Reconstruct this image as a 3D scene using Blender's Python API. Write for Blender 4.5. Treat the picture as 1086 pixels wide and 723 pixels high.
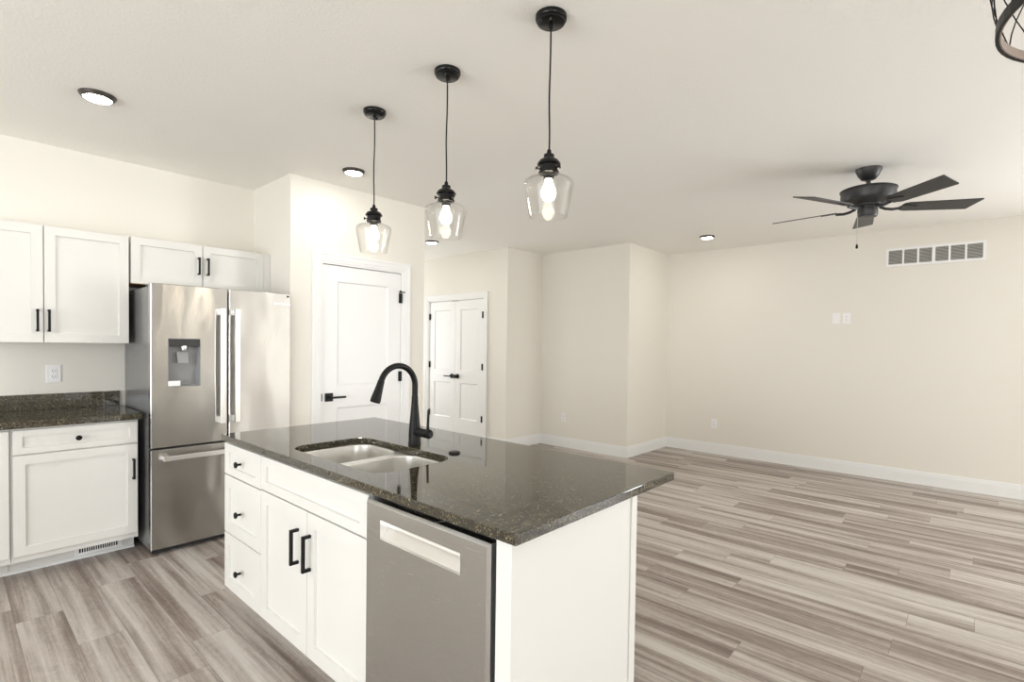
import bpy, bmesh, math, random
from mathutils import Vector, Matrix

# ------------------------------------------------------------------ scene, camera, light
for o in list(bpy.data.objects):
    bpy.data.objects.remove(o, do_unlink=True)
SC = bpy.context.scene
COL = SC.collection
PI = math.pi

CAM_H = 1.38
YAW, PITCH, ROLL = math.radians(42.057), math.radians(-1.235), math.radians(0.784)
F_PX, PP_Y = 547.48, 377.80
_fw = Vector((math.cos(YAW) * math.cos(PITCH), math.sin(YAW) * math.cos(PITCH), math.sin(PITCH)))
_rt = Vector((math.sin(YAW), -math.cos(YAW), 0))
_up = _rt.cross(_fw)
_r2 = math.cos(ROLL) * _rt + math.sin(ROLL) * _up
_u2 = -math.sin(ROLL) * _rt + math.cos(ROLL) * _up
cd = bpy.data.cameras.new('camera')
cam = bpy.data.objects.new('camera', cd)
COL.objects.link(cam)
cam.matrix_world = Matrix(((_r2.x, _u2.x, -_fw.x, 0), (_r2.y, _u2.y, -_fw.y, 0), (_r2.z, _u2.z, -_fw.z, CAM_H), (0, 0, 0, 1)))
cd.sensor_width = 36.0
cd.sensor_fit = 'HORIZONTAL'
cd.lens = F_PX / 1086 * 36.0
cd.shift_y = (PP_Y - 361.5) / 1086
cd.clip_start = 0.02
SC.camera = cam

SC.view_settings.view_transform = 'Standard'
SC.view_settings.look = 'None'
SC.view_settings.gamma = 1.0
SC.view_settings.use_curve_mapping = False
SC.view_settings.exposure = 0.14
SC.cycles.max_bounces = 14
SC.cycles.diffuse_bounces = 6
SC.cycles.glossy_bounces = 5
SC.cycles.transparent_max_bounces = 24
SC.cycles.transmission_bounces = 8
SC.cycles.sample_clamp_indirect = 6.0
SC.cycles.caustics_reflective = False
SC.cycles.caustics_refractive = False

world = bpy.data.worlds.new('world')
SC.world = world
world.use_nodes = True
wn = world.node_tree.nodes
wb = wn.get('Background')
wb.inputs['Color'].default_value = (0.86, 0.93, 1.0, 1)
wb.inputs['Strength'].default_value = 1.6

H = 2.66          # ceiling height


def unseen_window_light(name, loc, rot, sx, sy, power, color):
    l = bpy.data.lights.new(name, 'AREA')
    l.shape = 'RECTANGLE'
    l.size, l.size_y = sx, sy
    l.energy = power
    l.color = color
    o = bpy.data.objects.new(name, l)
    o.location = loc
    o.rotation_euler = rot
    COL.objects.link(o)
    return o


# daylight through guessed, unseen openings behind the camera, tilted up to brighten the ceiling
DAY = (0.96, 0.985, 1.0)
unseen_window_light('unseen_east_daylight', (6.83, -3.3, 1.10), (PI / 2 + 0.58, 0, PI / 2), 2.3, 2.0, 235, DAY)  # guessed source in the unseen part of the east wall
unseen_window_light('unseen_south_daylight', (-1.9, -5.04, 1.30), (PI / 2 + 0.55, 0, 0), 3.2, 1.60, 118, DAY)  # guessed source in the unseen south wall
unseen_window_light('unseen_west_daylight', (-4.04, 1.2, 1.35), (PI / 2 + 0.50, 0, -PI / 2), 3.6, 1.60, 165, DAY)  # guessed source in the unseen west wall
unseen_window_light('added_hall_light', (3.95, 8.24, 1.30), (-PI / 2, 0, 0), 1.3, 1.5, 42, DAY)  # unseen hall-end source, added to brighten the closet doors
BULB, CAN = 32.0, 105.0

# ------------------------------------------------------------------ helpers


def tag(o, label=None, cat=None, group=None, kind=None):
    if label: o['label'] = label
    if cat: o['category'] = cat
    if group: o['group'] = group
    if kind: o['kind'] = kind
    return o


def thing(name, loc, label, cat, group=None):
    o = bpy.data.objects.new(name, None)
    o.empty_display_size = 0.05
    o.location = loc
    COL.objects.link(o)
    return tag(o, label, cat, group)


def origin(o):
    v = Vector((0, 0, 0))
    while o is not None:
        v += o.location
        o = o.parent
    return v


def obj(name, bm, mat, parent=None, bevel=0.0, smooth=False, seg=2):
    """links the bmesh (built in world coordinates) as one mesh object"""
    if parent is not None:
        bmesh.ops.translate(bm, vec=-origin(parent), verts=bm.verts[:])
    me = bpy.data.meshes.new(name)
    bmesh.ops.recalc_face_normals(bm, faces=bm.faces[:])
    bm.to_mesh(me)
    bm.free()
    me.materials.append(mat)
    if smooth:
        for p in me.polygons:
            p.use_smooth = True
        me.set_sharp_from_angle(angle=math.radians(38))
    o = bpy.data.objects.new(name, me)
    COL.objects.link(o)
    if parent is not None:
        o.parent = parent
    if bevel:
        b = o.modifiers.new('bevel', 'BEVEL')
        b.width = bevel
        b.segments = seg
        b.limit_method = 'ANGLE'
        b.angle_limit = math.radians(40)
    return o


def solo(name, bm, mat, label, cat, group=None, **k):
    """a thing that is one mesh: its origin goes to the middle of its base"""
    xs = [v.co.x for v in bm.verts]; ys = [v.co.y for v in bm.verts]; zs = [v.co.z for v in bm.verts]
    c = Vector(((min(xs) + max(xs)) / 2, (min(ys) + max(ys)) / 2, min(zs)))
    bmesh.ops.translate(bm, vec=-c, verts=bm.verts[:])
    o = obj(name, bm, mat, None, **k)
    o.location = c
    return tag(o, label, cat, group)


def NB():
    return bmesh.new()


def box(bm, x0, x1, y0, y1, z0, z1):
    v = [bm.verts.new((x, y, z)) for z in (z0, z1) for y in (y0, y1) for x in (x0, x1)]
    for f in ((0, 1, 3, 2), (4, 5, 7, 6), (0, 1, 5, 4), (2, 3, 7, 6), (0, 2, 6, 4), (1, 3, 7, 5)):
        bm.faces.new([v[i] for i in f])
    return bm


def B(*a):
    return box(NB(), *a)


def lathe(bm, prof, c=(0, 0, 0), seg=40, close=True):
    rings = []
    for r, z in prof:
        if r < 1e-5:
            rings.append([bm.verts.new((c[0], c[1], c[2] + z))])
        else:
            rings.append([bm.verts.new((c[0] + r * math.cos(2 * PI * i / seg), c[1] + r * math.sin(2 * PI * i / seg), c[2] + z)) for i in range(seg)])
    for a, b in zip(rings, rings[1:]):
        for i in range(seg):
            j = (i + 1) % seg
            if len(a) == 1 and len(b) == 1:
                continue
            if len(a) == 1:
                bm.faces.new((a[0], b[i], b[j]))
            elif len(b) == 1:
                bm.faces.new((a[i], a[j], b[0]))
            else:
                bm.faces.new((a[i], a[j], b[j], b[i]))
    return bm


def tube(bm, pts, rad, seg=12, cap=True):
    """a tube swept along points, rad one number or one per point"""
    pts = [Vector(p) for p in pts]
    if not hasattr(rad, '__len__'):
        rad = [rad] * len(pts)
    t0 = (pts[1] - pts[0]).normalized()
    n = t0.orthogonal().normalized()
    rings = []
    for i, p in enumerate(pts):
        if i == 0: t = t0
        elif i == len(pts) - 1: t = (pts[i] - pts[i - 1]).normalized()
        else: t = ((pts[i + 1] - p).normalized() + (p - pts[i - 1]).normalized()).normalized()
        n = (n - t * n.dot(t)).normalized()
        b = t.cross(n)
        rings.append([bm.verts.new(p + rad[i] * (math.cos(2 * PI * k / seg) * n + math.sin(2 * PI * k / seg) * b)) for k in range(seg)])
    for a, b in zip(rings, rings[1:]):
        for k in range(seg):
            j = (k + 1) % seg
            bm.faces.new((a[k], a[j], b[j], b[k]))
    if cap:
        bm.faces.new(rings[0][::-1])
        bm.faces.new(rings[-1])
    return bm


def ring(bm, M, r, w):
    """four corners of rect r=(u0,u1,v0,v1) at depth w"""
    u0, u1, v0, v1 = r
    return [bm.verts.new(M(u, v, w)) for u, v in ((u0, v0), (u1, v0), (u1, v1), (u0, v1))]


def inset(r, s, sv=None):
    sv = s if sv is None else sv
    return (r[0] + s, r[1] - s, r[2] + sv, r[3] - sv)


def stitch(bm, a, b):
    n = len(a)
    for i in range(n):
        j = (i + 1) % n
        bm.faces.new((a[i], a[j], b[j], b[i]))


def shaker(bm, M, r, t=0.019, s=0.057, sv=None, d=0.011):
    """framed front with a flat recessed panel; w = 0 is the front face"""
    back = ring(bm, M, r, -t)
    e0 = ring(bm, M, r, -0.0015)
    e1 = ring(bm, M, inset(r, 0.0015), 0)
    i0 = ring(bm, M, inset(r, s, sv), 0)
    i1 = ring(bm, M, inset(r, s + 0.001, (s if sv is None else sv) + 0.001), -d)
    bm.faces.new(back)
    stitch(bm, back, e0); stitch(bm, e0, e1); stitch(bm, e1, i0); stitch(bm, i0, i1)
    bm.faces.new(i1)
    return bm


def panel_leaf(bm, M, r, holes, t=0.035, d=0.008, s=0.012):
    """a door leaf with recessed panels one above the other"""
    u0, u1, v0, v1 = r
    back = ring(bm, M, r, -t); front = ring(bm, M, r, 0)
    bm.faces.new(back); stitch(bm, back, front)
    hu0, hu1 = holes[0][0], holes[0][1]
    def q(a, b, c, e):
        bm.faces.new([bm.verts.new(M(u, v, 0)) for u, v in ((a, c), (b, c), (b, e), (a, e))])
    q(u0, hu0, v0, v1); q(hu1, u1, v0, v1)
    last = v0
    for h in holes:
        q(hu0, hu1, last, h[2]); last = h[3]
        a = ring(bm, M, h, 0); b = ring(bm, M, inset(h, s), -d)
        stitch(bm, a, b); bm.faces.new(b)
    q(hu0, hu1, last, v1)
    bmesh.ops.remove_doubles(bm, verts=bm.verts[:], dist=1e-5)
    return bm


def holed(bm, M, r, hole, t, d, e=0.002):
    """slab with a rectangular recess of depth d"""
    back = ring(bm, M, r, -t); e0 = ring(bm, M, r, -e); e1 = ring(bm, M, inset(r, e), 0)
    h0 = ring(bm, M, hole, 0); h1 = ring(bm, M, hole, -d)
    bm.faces.new(back)
    stitch(bm, back, e0); stitch(bm, e0, e1); stitch(bm, e1, h0); stitch(bm, h0, h1)
    bm.faces.new(h1)
    return bm


def rrect(x0, x1, y0, y1, r, n=8):
    out = []
    for cx, cy, a in ((x1 - r, y0 + r, -90), (x1 - r, y1 - r, 0), (x0 + r, y1 - r, 90), (x0 + r, y0 + r, 180)):
        for i in range(n + 1):
            t = math.radians(a + 90 * i / n)
            out.append((cx + r * math.cos(t), cy + r * math.sin(t)))
    return out


def plate_with_holes(bm, loops, z0, z1):
    """flat plate between z0 and z1, first loop outside, the others holes"""
    edges, top = [], []
    for lp in loops:
        vs = [bm.verts.new((x, y, z1)) for x, y in lp]
        top.append(vs)
        for i in range(len(vs)):
            edges.append(bm.edges.new((vs[i], vs[(i + 1) % len(vs)])))
    res = bmesh.ops.triangle_fill(bm, use_beauty=True, use_dissolve=False, edges=edges)
    faces = [g for g in res['geom'] if isinstance(g, bmesh.types.BMFace)]
    ext = bmesh.ops.extrude_face_region(bm, geom=faces, use_keep_orig=True)
    vs = [g for g in ext['geom'] if isinstance(g, bmesh.types.BMVert)]
    bmesh.ops.translate(bm, vec=(0, 0, z0 - z1), verts=vs)
    return bm


def MX(x):   # front facing -X : u = y, v = z
    return lambda u, v, w: (x - w, u, v)


def MY(y):   # front facing -Y : u = x, v = z
    return lambda u, v, w: (u, y - w, v)


def copy_tree(o, loc, label):
    c = o.copy(); COL.objects.link(c); c.location = loc; c['label'] = label
    for ch in o.children:
        d = ch.copy(); COL.objects.link(d); d.parent = c
        for g in ch.children:
            e = g.copy(); COL.objects.link(e); e.parent = d
    return c

# ------------------------------------------------------------------ materials


def mat(name, col, rough=0.5, metal=0.0, ior=None, emit=None, estr=0.0):
    m = bpy.data.materials.new(name)
    m.use_nodes = True
    p = m.node_tree.nodes['Principled BSDF']
    p.inputs['Base Color'].default_value = (*col, 1)
    p.inputs['Roughness'].default_value = rough
    p.inputs['Metallic'].default_value = metal
    if ior: p.inputs['IOR'].default_value = ior
    if emit:
        p.inputs['Emission Color'].default_value = (*emit, 1)
        p.inputs['Emission Strength'].default_value = estr
    return m


class G:
    """small node-graph writer"""
    def __init__(s, m):
        s.t = m.node_tree
        s.p = s.t.nodes['Principled BSDF']
    def n(s, kind, ins=None, **props):
        x = s.t.nodes.new(kind)
        for k, v in props.items():
            setattr(x, k, v)
        for k, v in (ins or {}).items():
            if isinstance(v, bpy.types.NodeSocket): s.t.links.new(v, x.inputs[k])
            else: x.inputs[k].default_value = v
        return x
    def math(s, op, a, b=0.0, c=0.0):
        return s.n('ShaderNodeMath', {0: a, 1: b, 2: c}, operation=op).outputs[0]
    def ramp(s, fac, stops):
        r = s.n('ShaderNodeValToRGB', {0: fac})
        el = r.color_ramp.elements
        while len(el) < len(stops): el.new(0.5)
        for e, (p, c) in zip(el, stops):
            e.position = p; e.color = (*c, 1)
        return r.outputs[0]
    def mix(s, fac, a, b, blend='MIX'):
        x = s.n('ShaderNodeMix', data_type='RGBA', blend_type=blend)
        for i, v in ((0, fac), (6, a), (7, b)):
            if isinstance(v, bpy.types.NodeSocket): s.t.links.new(v, x.inputs[i])
            else: x.inputs[i].default_value = v if i == 0 else (*v, 1)
        return x.outputs[2]
    def link(s, a, name):
        s.t.links.new(a, s.p.inputs[name])
    def bump(s, h, strength, dist):
        s.link(s.n('ShaderNodeBump', {'Height': h, 'Strength': strength, 'Distance': dist}).outputs[0], 'Normal')


def paint(name, col, rough=0.6, scale=260, strength=0.12, dist=0.002):
    m = mat(name, col, rough)
    g = G(m)
    tc = g.n('ShaderNodeTexCoord').outputs['Object']
    nz = g.n('ShaderNodeTexNoise', {'Vector': tc, 'Scale': scale, 'Detail': 3.0}).outputs[0]
    g.bump(nz, strength, dist)
    return m


WALL = paint('cream_wall_paint', (0.79, 0.762, 0.702))
CEIL = paint('ceiling_paint', (0.89, 0.878, 0.842), 0.8, 90, 0.35, 0.004)
TRIM = paint('white_trim_paint', (0.835, 0.84, 0.84), 0.35, 40, 0.02, 0.001)
CAB = paint('white_cabinet_paint', (0.725, 0.718, 0.69), 0.38, 60, 0.02, 0.001)
PLATE = mat('white_plastic', (0.86, 0.86, 0.87), 0.35)
BLACK = mat('matte_black_metal', (0.007, 0.007, 0.007), 0.42, 0.0, 1.3)
GLOSSBLACK = mat('polished_black_metal', (0.006, 0.006, 0.006), 0.2, 0.0, 1.35)
DARK = mat('dark_void', (0.012, 0.011, 0.010), 0.7)
GREY = mat('dark_grey_plastic', (0.25, 0.255, 0.26), 0.32)
CHAR = mat('charcoal_plastic', (0.022, 0.022, 0.022), 0.3)
FANM = mat('charcoal_fan_metal', (0.022, 0.022, 0.023), 0.42)
BRONZE = mat('bronze_trim', (0.055, 0.045, 0.038), 0.4, 0.3)
LENS = mat('lit_lens', (0.9, 0.9, 0.9), 0.4, 0, None, (1.0, 0.95, 0.87), CAN)
BULBM = mat('lit_bulb', (0.9, 0.9, 0.9), 0.4, 0, None, (1.0, 0.86, 0.66), BULB)
WOOD = mat('raw_cabinet_underside', (0.42, 0.29, 0.17), 0.6)
TAN = mat('bronze_inner_band', (0.36, 0.29, 0.25), 0.45, 0.4)
PADDLE = mat('grey_paddle_plastic', (0.30, 0.30, 0.30), 0.4)
LOUVER = mat('grey_louver', (0.50, 0.50, 0.47), 0.5)


def steel(name, col, rough, stretch=(3, 3, 160), wav=0.0, aniso=0.0, var=0.035):
    m = mat(name, col, rough, 1.0)
    g = G(m)
    tc = g.n('ShaderNodeTexCoord').outputs['Object']
    mp = g.n('ShaderNodeMapping', {'Vector': tc, 'Scale': stretch}).outputs[0]
    nz = g.n('ShaderNodeTexNoise', {'Vector': mp, 'Scale': 6.0, 'Detail': 4.0}).outputs[0]
    rr = g.n('ShaderNodeMapRange', {0: nz, 3: rough - var, 4: rough + var}).outputs[0]
    g.link(rr, 'Roughness')
    if wav:
        w = g.n('ShaderNodeMapping', {'Vector': tc, 'Scale': (5, 5, 2.2)}).outputs[0]
        wz = g.n('ShaderNodeTexNoise', {'Vector': w, 'Scale': 1.0, 'Detail': 1.0}).outputs[0]
        g.bump(wz, 1.0, wav)
    if aniso:
        g.p.inputs['Anisotropic'].default_value = aniso
        tg = g.n('ShaderNodeTangent', direction_type='RADIAL', axis='Z')
        g.link(tg.outputs[0], 'Tangent')
        g.p.inputs['Anisotropic Rotation'].default_value = 0.25
    return m


STEEL = steel('brushed_stainless', (0.52, 0.51, 0.495), 0.21, (3, 3, 120), 0.008, 1.0, 0.004)
STEELS = mat('grey_case_paint', (0.20, 0.20, 0.20), 0.25, 0.25)
DWSTEEL = steel('dishwasher_stainless', (0.56, 0.56, 0.555), 0.27, (3, 3, 120), 0.006, 0.8, 0.01)
SINKM = steel('sink_stainless', (0.74, 0.73, 0.70), 0.30, (0.6, 0.6, 25))
HANDLE = steel('satin_handle_steel', (0.80, 0.79, 0.77), 0.30, (3, 3, 60))


def granite():
    m = mat('speckled_dark_granite', (0.02, 0.02, 0.017), 0.045, 0, 1.75)
    g = G(m)
    tc = g.n('ShaderNodeTexCoord').outputs['Object']
    v1 = g.n('ShaderNodeTexVoronoi', {'Vector': tc, 'Scale': 235.0, 'Randomness': 1.0})
    r1 = g.n('ShaderNodeSeparateColor', {0: v1.outputs['Color']}).outputs[0]
    big = g.n('ShaderNodeTexNoise', {'Vector': tc, 'Scale': 260.0, 'Detail': 1.0}).outputs[0]
    f = g.math('ADD', g.math('MULTIPLY', r1, 0.85), g.math('MULTIPLY', big, 0.25))
    c1 = g.ramp(f, [(0.30, (0.012, 0.012, 0.008)), (0.60, (0.036, 0.031, 0.018)), (0.82, (0.070, 0.057, 0.032)), (0.97, (0.20, 0.165, 0.095))])
    v2 = g.n('ShaderNodeTexVoronoi', {'Vector': tc, 'Scale': 80.0, 'Randomness': 1.0})
    r2 = g.n('ShaderNodeSeparateColor', {0: v2.outputs['Color']}).outputs[1]
    sp = g.math('MULTIPLY', g.math('GREATER_THAN', r2, 0.90), g.math('LESS_THAN', v2.outputs['Distance'], 0.22))
    c2 = g.mix(g.math('MULTIPLY', sp, 0.7), c1, (0.46, 0.42, 0.32))
    g.link(c2, 'Base Color')
    return m


GRAN = granite()


def planks():
    m = mat('grey_oak_planks', (0.5, 0.45, 0.4), 0.42)
    g = G(m)
    W, L = 0.1757, 1.22
    tc = g.n('ShaderNodeTexCoord').outputs['Object']
    s = g.n('ShaderNodeSeparateXYZ', {0: tc})
    x, y = s.outputs[0], s.outputs[1]
    xs = g.math('DIVIDE', g.math('ADD', x, 0.1171), W)
    row = g.math('FLOOR', xs); fx = g.math('FRACT', xs)
    off = g.n('ShaderNodeTexWhiteNoise', {'W': row}, noise_dimensions='1D').outputs[0]
    ys = g.math('ADD', g.math('DIVIDE', y, L), g.math('MULTIPLY', off, 7.0))
    colm = g.math('FLOOR', ys); fy = g.math('FRACT', ys)
    cid = g.n('ShaderNodeCombineXYZ', {0: row, 1: colm}).outputs[0]
    wn_ = g.n('ShaderNodeTexWhiteNoise', {'Vector': cid}, noise_dimensions='3D')
    tone = wn_.outputs['Value']
    rc = g.n('ShaderNodeSeparateColor', {0: wn_.outputs['Color']})
    jx = g.math('MULTIPLY', rc.outputs[0], 40.0); jy = g.math('MULTIPLY', rc.outputs[1], 40.0)
    def nz(sx, sy, detail, rough=0.55, dist=0.0):
        v = g.n('ShaderNodeCombineXYZ', {0: g.math('ADD', g.math('MULTIPLY', x, sx), jx), 1: g.math('ADD', g.math('MULTIPLY', y, sy), jy)}).outputs[0]
        return g.n('ShaderNodeTexNoise', {'Vector': v, 'Scale': 1.0, 'Detail': detail, 'Roughness': rough, 'Distortion': dist}).outputs[0]
    band = nz(12.0, 0.6, 2.0, 0.5, 0.35)          # broad streaks along the board
    grain = nz(95.0, 2.2, 5.0, 0.65, 0.5)         # fine grain
    fleck = nz(28.0, 11.0, 5.0, 0.7, 1.8)        # cross figure
    thin = nz(48.0, 0.9, 2.0, 0.5, 0.25)          # thin dark lines
    f = g.math('ADD', g.math('MULTIPLY', band, 0.95), g.math('MULTIPLY', grain, 0.42))
    f = g.math('ADD', f, g.math('MULTIPLY', fleck, 0.26))
    f = g.math('ADD', f, g.math('MULTIPLY', thin, 0.30))
    f = g.math('ADD', f, g.math('MULTIPLY', g.math('SUBTRACT', tone, 0.5), 0.20))
    f2 = g.n('ShaderNodeMapRange', {0: f, 1: 0.64, 2: 1.28}).outputs[0]
    c = g.ramp(f2, [(0.12, (0.168, 0.127, 0.106)), (0.36, (0.295, 0.246, 0.215)), (0.56, (0.432, 0.386, 0.350)), (0.85, (0.575, 0.538, 0.500))])
    ex = g.math('MINIMUM', fx, g.math('SUBTRACT', 1.0, fx))
    ey = g.math('MINIMUM', fy, g.math('SUBTRACT', 1.0, fy))
    gx = g.math('LESS_THAN', g.math('MULTIPLY', ex, W), 0.0012)
    gy = g.math('LESS_THAN', g.math('MULTIPLY', ey, L), 0.0012)
    gr = g.math('MAXIMUM', gx, gy)
    c = g.mix(g.math('MULTIPLY', gr, 0.55), c, (0.12, 0.09, 0.07))
    g.link(c, 'Base Color')
    g.bump(g.math('SUBTRACT', g.math('MULTIPLY', grain, 0.25), gr), 0.25, 0.0012)
    rg = g.n('ShaderNodeMapRange', {0: grain, 3: 0.36, 4: 0.50}).outputs[0]
    g.link(rg, 'Roughness')
    return m


FLOOR = planks()


def thin_glass():
    m = bpy.data.materials.new('clear_shade_glass')
    m.use_nodes = True
    t = m.node_tree
    t.nodes.remove(t.nodes['Principled BSDF'])
    out = t.nodes['Material Output']
    tr = t.nodes.new('ShaderNodeBsdfTransparent'); tr.inputs[0].default_value = (0.985, 0.985, 0.98, 1)
    gl = t.nodes.new('ShaderNodeBsdfGlossy'); gl.inputs['Roughness'].default_value = 0.03
    fc_ = t.nodes.new('ShaderNodeLayerWeight'); fc_.inputs[0].default_value = 0.5
    pw = t.nodes.new('ShaderNodeMath'); pw.operation = 'POWER'; pw.inputs[1].default_value = 2.8
    t.links.new(fc_.outputs['Facing'], pw.inputs[0])
    lw = t.nodes.new('ShaderNodeMath'); lw.operation = 'MULTIPLY_ADD'; lw.inputs[1].default_value = 0.75; lw.inputs[2].default_value = 0.012
    t.links.new(pw.outputs[0], lw.inputs[0])
    mx = t.nodes.new('ShaderNodeMixShader')
    t.links.new(lw.outputs[0], mx.inputs[0]); t.links.new(tr.outputs[0], mx.inputs[1]); t.links.new(gl.outputs[0], mx.inputs[2])
    t.links.new(mx.outputs[0], out.inputs[0])
    return m


GLASS = thin_glass()

# ------------------------------------------------------------------ the room


def struct(name, bm, m, parent=None, **k):
    o = obj(name, bm, m, parent, **k)
    if parent is None:
        o['kind'] = 'structure'
    return o


XW, YS, XE = -4.0, -5.0, 6.78            # west, south, east faces
YK, YP, XP0, XP1 = 4.59, 3.90, 1.79, 3.07
XC, YB, XB, YJ = 4.977, 4.585, 5.70, 3.21
YN = 8.2
struct('floor', B(XW - 0.1, XE + 0.1, YS - 0.1, YN + 0.1, -0.05, 0.0), FLOOR)
struct('ceiling', B(XW - 0.1, XE + 0.1, YS - 0.1, YN + 0.1, H, H + 0.1), CEIL)
T = 0.1


def wall_open(axis, f0, f1, a0, a1, holes):
    """wall slab between planes f0..f1 from a0 to a1, with rectangular holes (a, b, z0, z1)"""
    bm = NB()
    def put(a, b, z0, z1):
        if b - a > 1e-4 and z1 - z0 > 1e-4:
            if axis == 'y': box(bm, a, b, f0, f1, z0, z1)
            else: box(bm, f0, f1, a, b, z0, z1)
    last = a0
    for a, b, z0, z1 in holes:
        put(last, a, 0, H); put(a, b, 0, z0); put(a, b, z1, H); last = b
    put(last, a1, 0, H)
    return bm


struct('wall_kitchen', wall_open('y', YK, YK + T, XW, XP0, []), WALL)
struct('wall_alcove', wall_open('x', XP0, XP0 + T, YP + T, YK + T, []), WALL)
PD = (2.055, 2.807, 2.012)               # pantry door leaf
struct('wall_pantry', wall_open('y', YP, YP + T, XP0, XP1, [(PD[0] - 0.02, PD[1] + 0.02, 0, PD[2] + 0.02)]), WALL)
struct('wall_hall_left', wall_open('x', XP1 - T, XP1, YP + T, YN, []), WALL)
CDR = (5.03, 6.175, 2.012)               # closet doors
struct('wall_closet', wall_open('x', XC, XC + T, YB, YN, [(CDR[0] - 0.02, CDR[1] + 0.02, 0, CDR[2] + 0.02)]), WALL)
struct('wall_hall_end', wall_open('y', YN, YN + T, XP1 - T, XC + T, [(3.3, 4.6, 0.5, 2.1)]), WALL)
struct('wall_nook_back', wall_open('y', YB, YB + T, XC + T, XB + T, []), WALL)
struct('wall_nook_side', wall_open('x', XB, XB + T, YJ, YB, []), WALL)
struct('wall_return', wall_open('y', YJ, YJ + T, XB + T, XE + T, []), WALL)
struct('wall_east', wall_open('x', XE, XE + T, YS, YJ, [(-4.45, -2.15, 0.06, 2.12)]), WALL)
struct('wall_south', wall_open('y', YS - T, YS, XW, XE + T, [(-3.5, -0.3, 0.5, 2.12)]), WALL)
struct('wall_west', wall_open('x', XW - T, XW, YS - T, YK + T, [(-0.6, 3.0, 0.5, 2.12)]), WALL)
struct('wall_pantry_back', wall_open('y', YK + 0.2, YK + 0.2 + T, XP0, XP1 - T, []), WALL)
struct('wall_closet_back', wall_open('x', XB + T, XB + 2 * T, YB + T, YN, []), WALL)


def window_frame(name, axis, f, a, b, z0, z1, mull):
    bm = NB()
    def bar(a0, a1, c0, c1):
        if axis == 'y': box(bm, a0, a1, f - 0.02, f + 0.03, c0, c1)
        else: box(bm, f - 0.02, f + 0.03, a0, a1, c0, c1)
    w = 0.06
    bar(a - 0.07, a + 0.02, z0 - 0.07, z1 + 0.07); bar(b - 0.02, b + 0.07, z0 - 0.07, z1 + 0.07)
    bar(a + 0.02, b - 0.02, z1 - 0.02, z1 + 0.07); bar(a + 0.02, b - 0.02, max(z0 - 0.07, 0.001), z0 + 0.02)
    for q in mull:
        bar(q - 0.03, q + 0.03, z0 + 0.02, z1 - 0.02)
    return struct(name, bm, TRIM)


window_frame('unseen_window_1', 'y', YS, -3.5, -0.3, 0.5, 2.12, [-2.4, -1.4])  # guessed, unseen opening for the south daylight
window_frame('unseen_window_2', 'x', XE, -4.45, -2.15, 0.08, 2.12, [-3.3])  # guessed, unseen opening, sited to keep it out of the fridge reflection
window_frame('unseen_window_3', 'x', XW, -0.6, 3.0, 0.5, 2.12, [0.6, 1.8])  # guessed, unseen opening for the west daylight

window_frame('unseen_window_4', 'y', YN, 3.3, 4.6, 0.5, 2.1, [3.95])  # unseen opening added for the extra hall light

BH = 0.137


def baseboard(name, axis, f, out, a0, a1):
    """out = direction of the room; profile with a stepped cap"""
    bm = NB()
    for d, z0, z1 in ((0.015, 0.0, BH - 0.03), (0.011, BH - 0.03, BH - 0.012), (0.007, BH - 0.012, BH)):
        lo, hi = sorted((f, f + out * d))
        if axis == 'y': box(bm, a0, a1, lo, hi, z0, z1)
        else: box(bm, lo, hi, a0, a1, z0, z1)
    return struct(name, bm, TRIM)


CW = 0.073                               # casing width
baseboard('baseboard_east', 'x', XE, -1, -2.07, YJ)
baseboard('baseboard_return', 'y', YJ, -1, XB - 0.015, XE - 0.015)
baseboard('baseboard_nook_side', 'x', XB, -1, YJ, YB)
baseboard('baseboard_nook_back', 'y', YB, -1, XC - 0.015, XB - 0.015)
baseboard('baseboard_closet', 'x', XC, -1, YB, CDR[0] - 0.02 - CW)
baseboard('baseboard_pantry_left', 'y', YP, -1, XP0 + 0.001, PD[0] - 0.02 - CW)
baseboard('baseboard_pantry_right', 'y', YP, -1, PD[1] + 0.02 + CW, XP1)
baseboard('baseboard_hall', 'x', XP1, 1, YP, YN)


def casing(name, M, a, b, z1):
    """door casing (stepped profile) and jamb"""
    bm = NB()
    def strip(u0, u1, v0, v1, w0, w1):
        p = M(u0, v0, w0); q = M(u1, v1, w1)
        box(bm, *sorted((p[0], q[0])), *sorted((p[1], q[1])), *sorted((p[2], q[2])))
    for o0, o1, w in ((0.0, 0.02, 0.010), (0.02, 0.055, 0.014), (0.055, CW, 0.019)):
        strip(a - o1, a - o0, 0.0, z1 + o1, 0.0, w)
        strip(b + o0, b + o1, 0.0, z1 + o1, 0.0, w)
        strip(a - o0, b + o0, z1 + o0, z1 + o1, 0.0, w)
    strip(a, a + 0.017, 0, z1, -0.1, 0.004); strip(b - 0.017, b, 0, z1, -0.1, 0.004)
    strip(a + 0.017, b - 0.017, z1 - 0.017, z1, -0.1, 0.004)
    return struct(name, bm, TRIM)


casing('trim_1', MY(YP), PD[0] - 0.02, PD[1] + 0.02, PD[2] + 0.02)
casing('trim_2', MX(XC), CDR[0] - 0.02, CDR[1] + 0.02, CDR[2] + 0.02)


def hinge(M, u, v, parent, h=0.09):
    bm = NB()
    p = M(u, v - h / 2, 0.008)
    tube(bm, [p, (p[0], p[1], p[2] + h)], 0.007, 10)
    p = M(u - 0.016, v - h / 2, -0.003); q = M(u + 0.016, v + h / 2, 0.006)
    box(bm, *sorted((p[0], q[0])), *sorted((p[1], q[1])), *sorted((p[2], q[2])))
    return obj('hinge', bm, BLACK, parent)


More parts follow.
